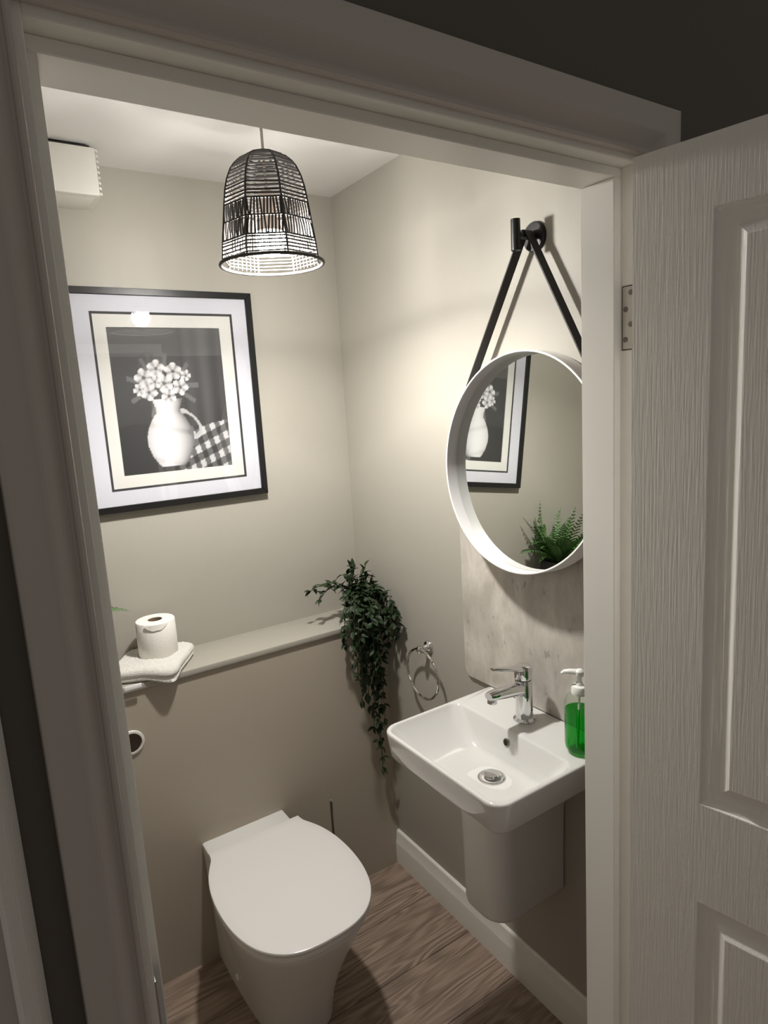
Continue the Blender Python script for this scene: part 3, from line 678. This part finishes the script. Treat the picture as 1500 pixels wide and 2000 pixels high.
# ------------------------------------------------------------------ trailing plant
pl_ = thing('trailing_plant', 'dark green trailing artificial plant hanging off the ledge corner', 'plant', (-.075, -.105, HL))
MB().lathe([(.030, 0), (.036, .002), (.044, .085), (.0455, .088), (.0455, .094), (.043, .094), (.040, .080)], (-.075, -.105, HL), 28).build('pot', 'pot_grey', pl_)
MB().lathe([(.0415, .080), (.001, .084)], (-.075, -.105, HL), 20).build('soil', 'compost', pl_)
def leaf_mesh(name, L, Wd, curl, m):
    vs = []; fs = []; N = 6
    for i in range(N + 1):
        t = i / N; w = Wd * (math.sin(PI * min(1, t * 1.02)) ** .75) * (1 - .35 * t) if 0 < i < N else 0
        y = L * t; zc = -curl * L * t * t
        vs += [(-w, y, zc + w * .35), (0, y, zc), (w, y, zc + w * .35)]
    for i in range(N):
        a = 3 * i; fs += [(a, a + 1, a + 4, a + 3), (a + 1, a + 2, a + 5, a + 4)]
    me = bpy.data.meshes.new(name); me.from_pydata(vs, [], fs); me.materials.append(MATS[m]); me.shade_smooth(); return me
leafs = [leaf_mesh('leaf', .028, .0080, .25, 'leaf_dark'), leaf_mesh('leaf', .025, .0075, .45, 'leaf_dark'), leaf_mesh('leaf', .032, .0080, .1, 'leaf_dark')]
rp = random.Random(21); places = []
strands = []
POT = Vector((-.075, -.105, HL + .09))
def strand(end, mid, start=None):
    s0 = start or POT + Vector((rp.uniform(-.03, .03), rp.uniform(-.03, .02), -.005))
    P_ = [s0, s0 + Vector(((mid.x - s0.x) * .5, (mid.y - s0.y) * .5, rp.uniform(.02, .05))), mid, end]
    out = []
    for k in range(25):
        t = k / 24; b = [(1 - t) ** 3, 3 * t * (1 - t) ** 2, 3 * t * t * (1 - t), t ** 3]
        q = sum((P_[i] * b[i] for i in range(4)), Vector()); q.x = min(q.x, -.012)
        if q.z < HL + .01: q.y = min(q.y, -.205)
        out.append(q + Vector((rp.uniform(-.002, .002), rp.uniform(-.002, .002), 0)))
    return out
def hang(x, y, zb, zm): strands.append(strand(Vector((x, y, zb)), Vector((x + rp.uniform(-.02, .02), y - .02, zm))))
hang(-.078, -.222, .425, 1.10); hang(-.085, -.225, .53, 1.08); hang(-.080, -.230, .47, 1.05); hang(-.095, -.215, .58, 1.07)
for k in range(4): hang(rp.uniform(-.125, -.055), rp.uniform(-.245, -.215), rp.uniform(.60, .70), rp.uniform(1.0, 1.1))
for k in range(9): hang(rp.uniform(-.165, -.020), rp.uniform(-.265, -.215), rp.uniform(.70, .82), rp.uniform(1.02, 1.10))
for k in range(22): hang(rp.uniform(-.210, -.012), rp.uniform(-.325, -.205), rp.uniform(.83, .96), rp.uniform(1.04, 1.13))
for q in ((-.250, -.13, 1.078, 1.115), (-.225, -.135, 1.045, 1.11), (-.14, -.15, 1.115, 1.13), (-.10, -.13, 1.135, 1.10), (-.05, -.14, 1.125, 1.09), (-.07, -.10, 1.12, 1.08), (-.02, -.14, 1.08, 1.12), (-.16, -.19, 1.0, 1.13), (-.03, -.20, 1.03, 1.12)):
    strands.append(strand(Vector(q[:3]), Vector((q[0] * .6 - .03, q[1], q[3]))))
for st in strands:
    MB().tube(st[::2], .0011, 4).build('stem', 'leaf_stem', pl_)
    L_ = 0; nxt = .02
    for a, b in zip(st, st[1:]):
        d = b - a; L_ += d.length
        if L_ > nxt:
            nxt = L_ + .0115
            for _ in range(2):
                dirv = (d.normalized() * .5 + Vector((rp.uniform(-1, 1), rp.uniform(-1, .7), rp.uniform(-.6, .7)))).normalized()
                places.append((b, dirv))
    places.append((st[-1], (st[-1] - st[-3]).normalized()))
def leaf_matrix(p, d, roll):
    y = d.normalized(); x = y.cross(Vector((0, 0, 1)));
    if x.length < .05: x = Vector((1, 0, 0))
    x.normalize(); z = x.cross(y)
    m = Matrix(((x.x, y.x, z.x, p.x), (x.y, y.y, z.y, p.y), (x.z, y.z, z.z, p.z), (0, 0, 0, 1)))
    return m @ Matrix.Rotation(roll, 4, 'Y')
ok = []
for p, d in places:
    tip = p + d * .036
    if tip.x > -.006 or (tip.z < HL + .004 and tip.y > -.194 and p.z < HL + .03): d = Vector((-abs(d.x), -abs(d.y), d.z)).normalized(); tip = p + d * .036
    if tip.x > -.004 or tip.y > -.004: continue
    ok.append((p, d))
rp.shuffle(ok)
ok.sort(key=lambda q: q[0].y)      # the nearest ones are the parts
base_inv = Matrix.Translation(-Vector(pl_.location))
for p, d in ok[:298]:
    o_ = bpy.data.objects.new('leaf', rp.choice(leafs)); C.objects.link(o_)
    o_.parent = pl_; o_.matrix_parent_inverse = base_inv; o_.matrix_basis = leaf_matrix(p, d, rp.uniform(-.6, .6))
rest = MB()
for p, d in ok[298:]:
    me = rp.choice(leafs); M4 = leaf_matrix(p, d, rp.uniform(-.6, .6))
    rest.add([M4 @ v.co for v in me.vertices], [tuple(f.vertices) for f in me.polygons])
if rest.v:
    ro = rest.build('inner_leaves', 'leaf_dark', pl_, angle=180); ro['kind'] = 'stuff'

# ------------------------------------------------------------------ fern in a black pot, mostly hidden (seen in the mirror)
FX, FY, FH = -1.045, -.100, .140
fe = thing('potted_fern', 'bright green fern in a black pot at the hidden end of the ledge', 'plant', (FX, FY, HL))
MB().lathe([(.055, 0), (.060, .002), (.072, FH), (.075, FH + .003), (.075, FH + .014), (.072, FH + .014), (.068, FH)], (FX, FY, HL), 32).build('pot', 'pot_black', fe)
MB().lathe([(.070, FH), (.001, FH + .006)], (FX, FY, HL), 20).build('soil', 'compost', fe)
rf = random.Random(5)
def frond(az, L, lift, sag):
    mb = MB(); ax = Vector((math.cos(az), math.sin(az), 0)); s = Vector((-math.sin(az), math.cos(az), 0)); pts_ = []
    for k in range(17):
        t = k / 16
        q = Vector((FX, FY, HL + FH + .004)) + ax * (L * .80 * t + .012) + Vector((0, 0, lift * t - sag * t * t * t))
        if q.y > -.012: q.y = -.012 - .1 * (q.y + .012)
        q.z = max(q.z, HL + .012); pts_.append(q)
    mb.tube(pts_, [.0014 * (1 - .7 * k / 16) for k in range(17)], 4)
    for k in range(1, 17):
        t = k / 16; w = L * .19 * math.sin(PI * (.12 + .86 * t)) ** .8 * (1 - .35 * t); p = pts_[k]; d = (pts_[k] - pts_[k - 1]).normalized()
        for sg in (-1, 1):
            tip = p + s * sg * w + d * w * .75 + Vector((0, 0, -w * .2)); 
            if tip.y > -.006: tip.y = -.006
            bw = .0080 * (1 - .4 * t)
            mid = (p + tip) / 2 + Vector((0, 0, w * .12))
            mb.add([p - d * bw * .5, mid - d * bw * .75, tip, mid + d * bw * .75, p + d * bw * .5], [(0, 1, 2, 3, 4)])
    return mb.build('frond', 'fern_green', fe, angle=180)
for k in range(62):
    az = k * 2.399 + rf.uniform(-.2, .2); fz = rf.uniform(.7, 1.0)
    if math.cos(az) > .35: fz *= .80
    frond(az, .205 * fz, rf.uniform(.09, .25) * (1.15 - .35 * abs(math.cos(az))), rf.uniform(.0, .09))
frond(-.03, .275, .13, .085); frond(.4, .20, .21, .02); frond(1.2, .15, .26, .0); frond(-1.1, .16, .25, .0); frond(2.6, .2, .22, .03)
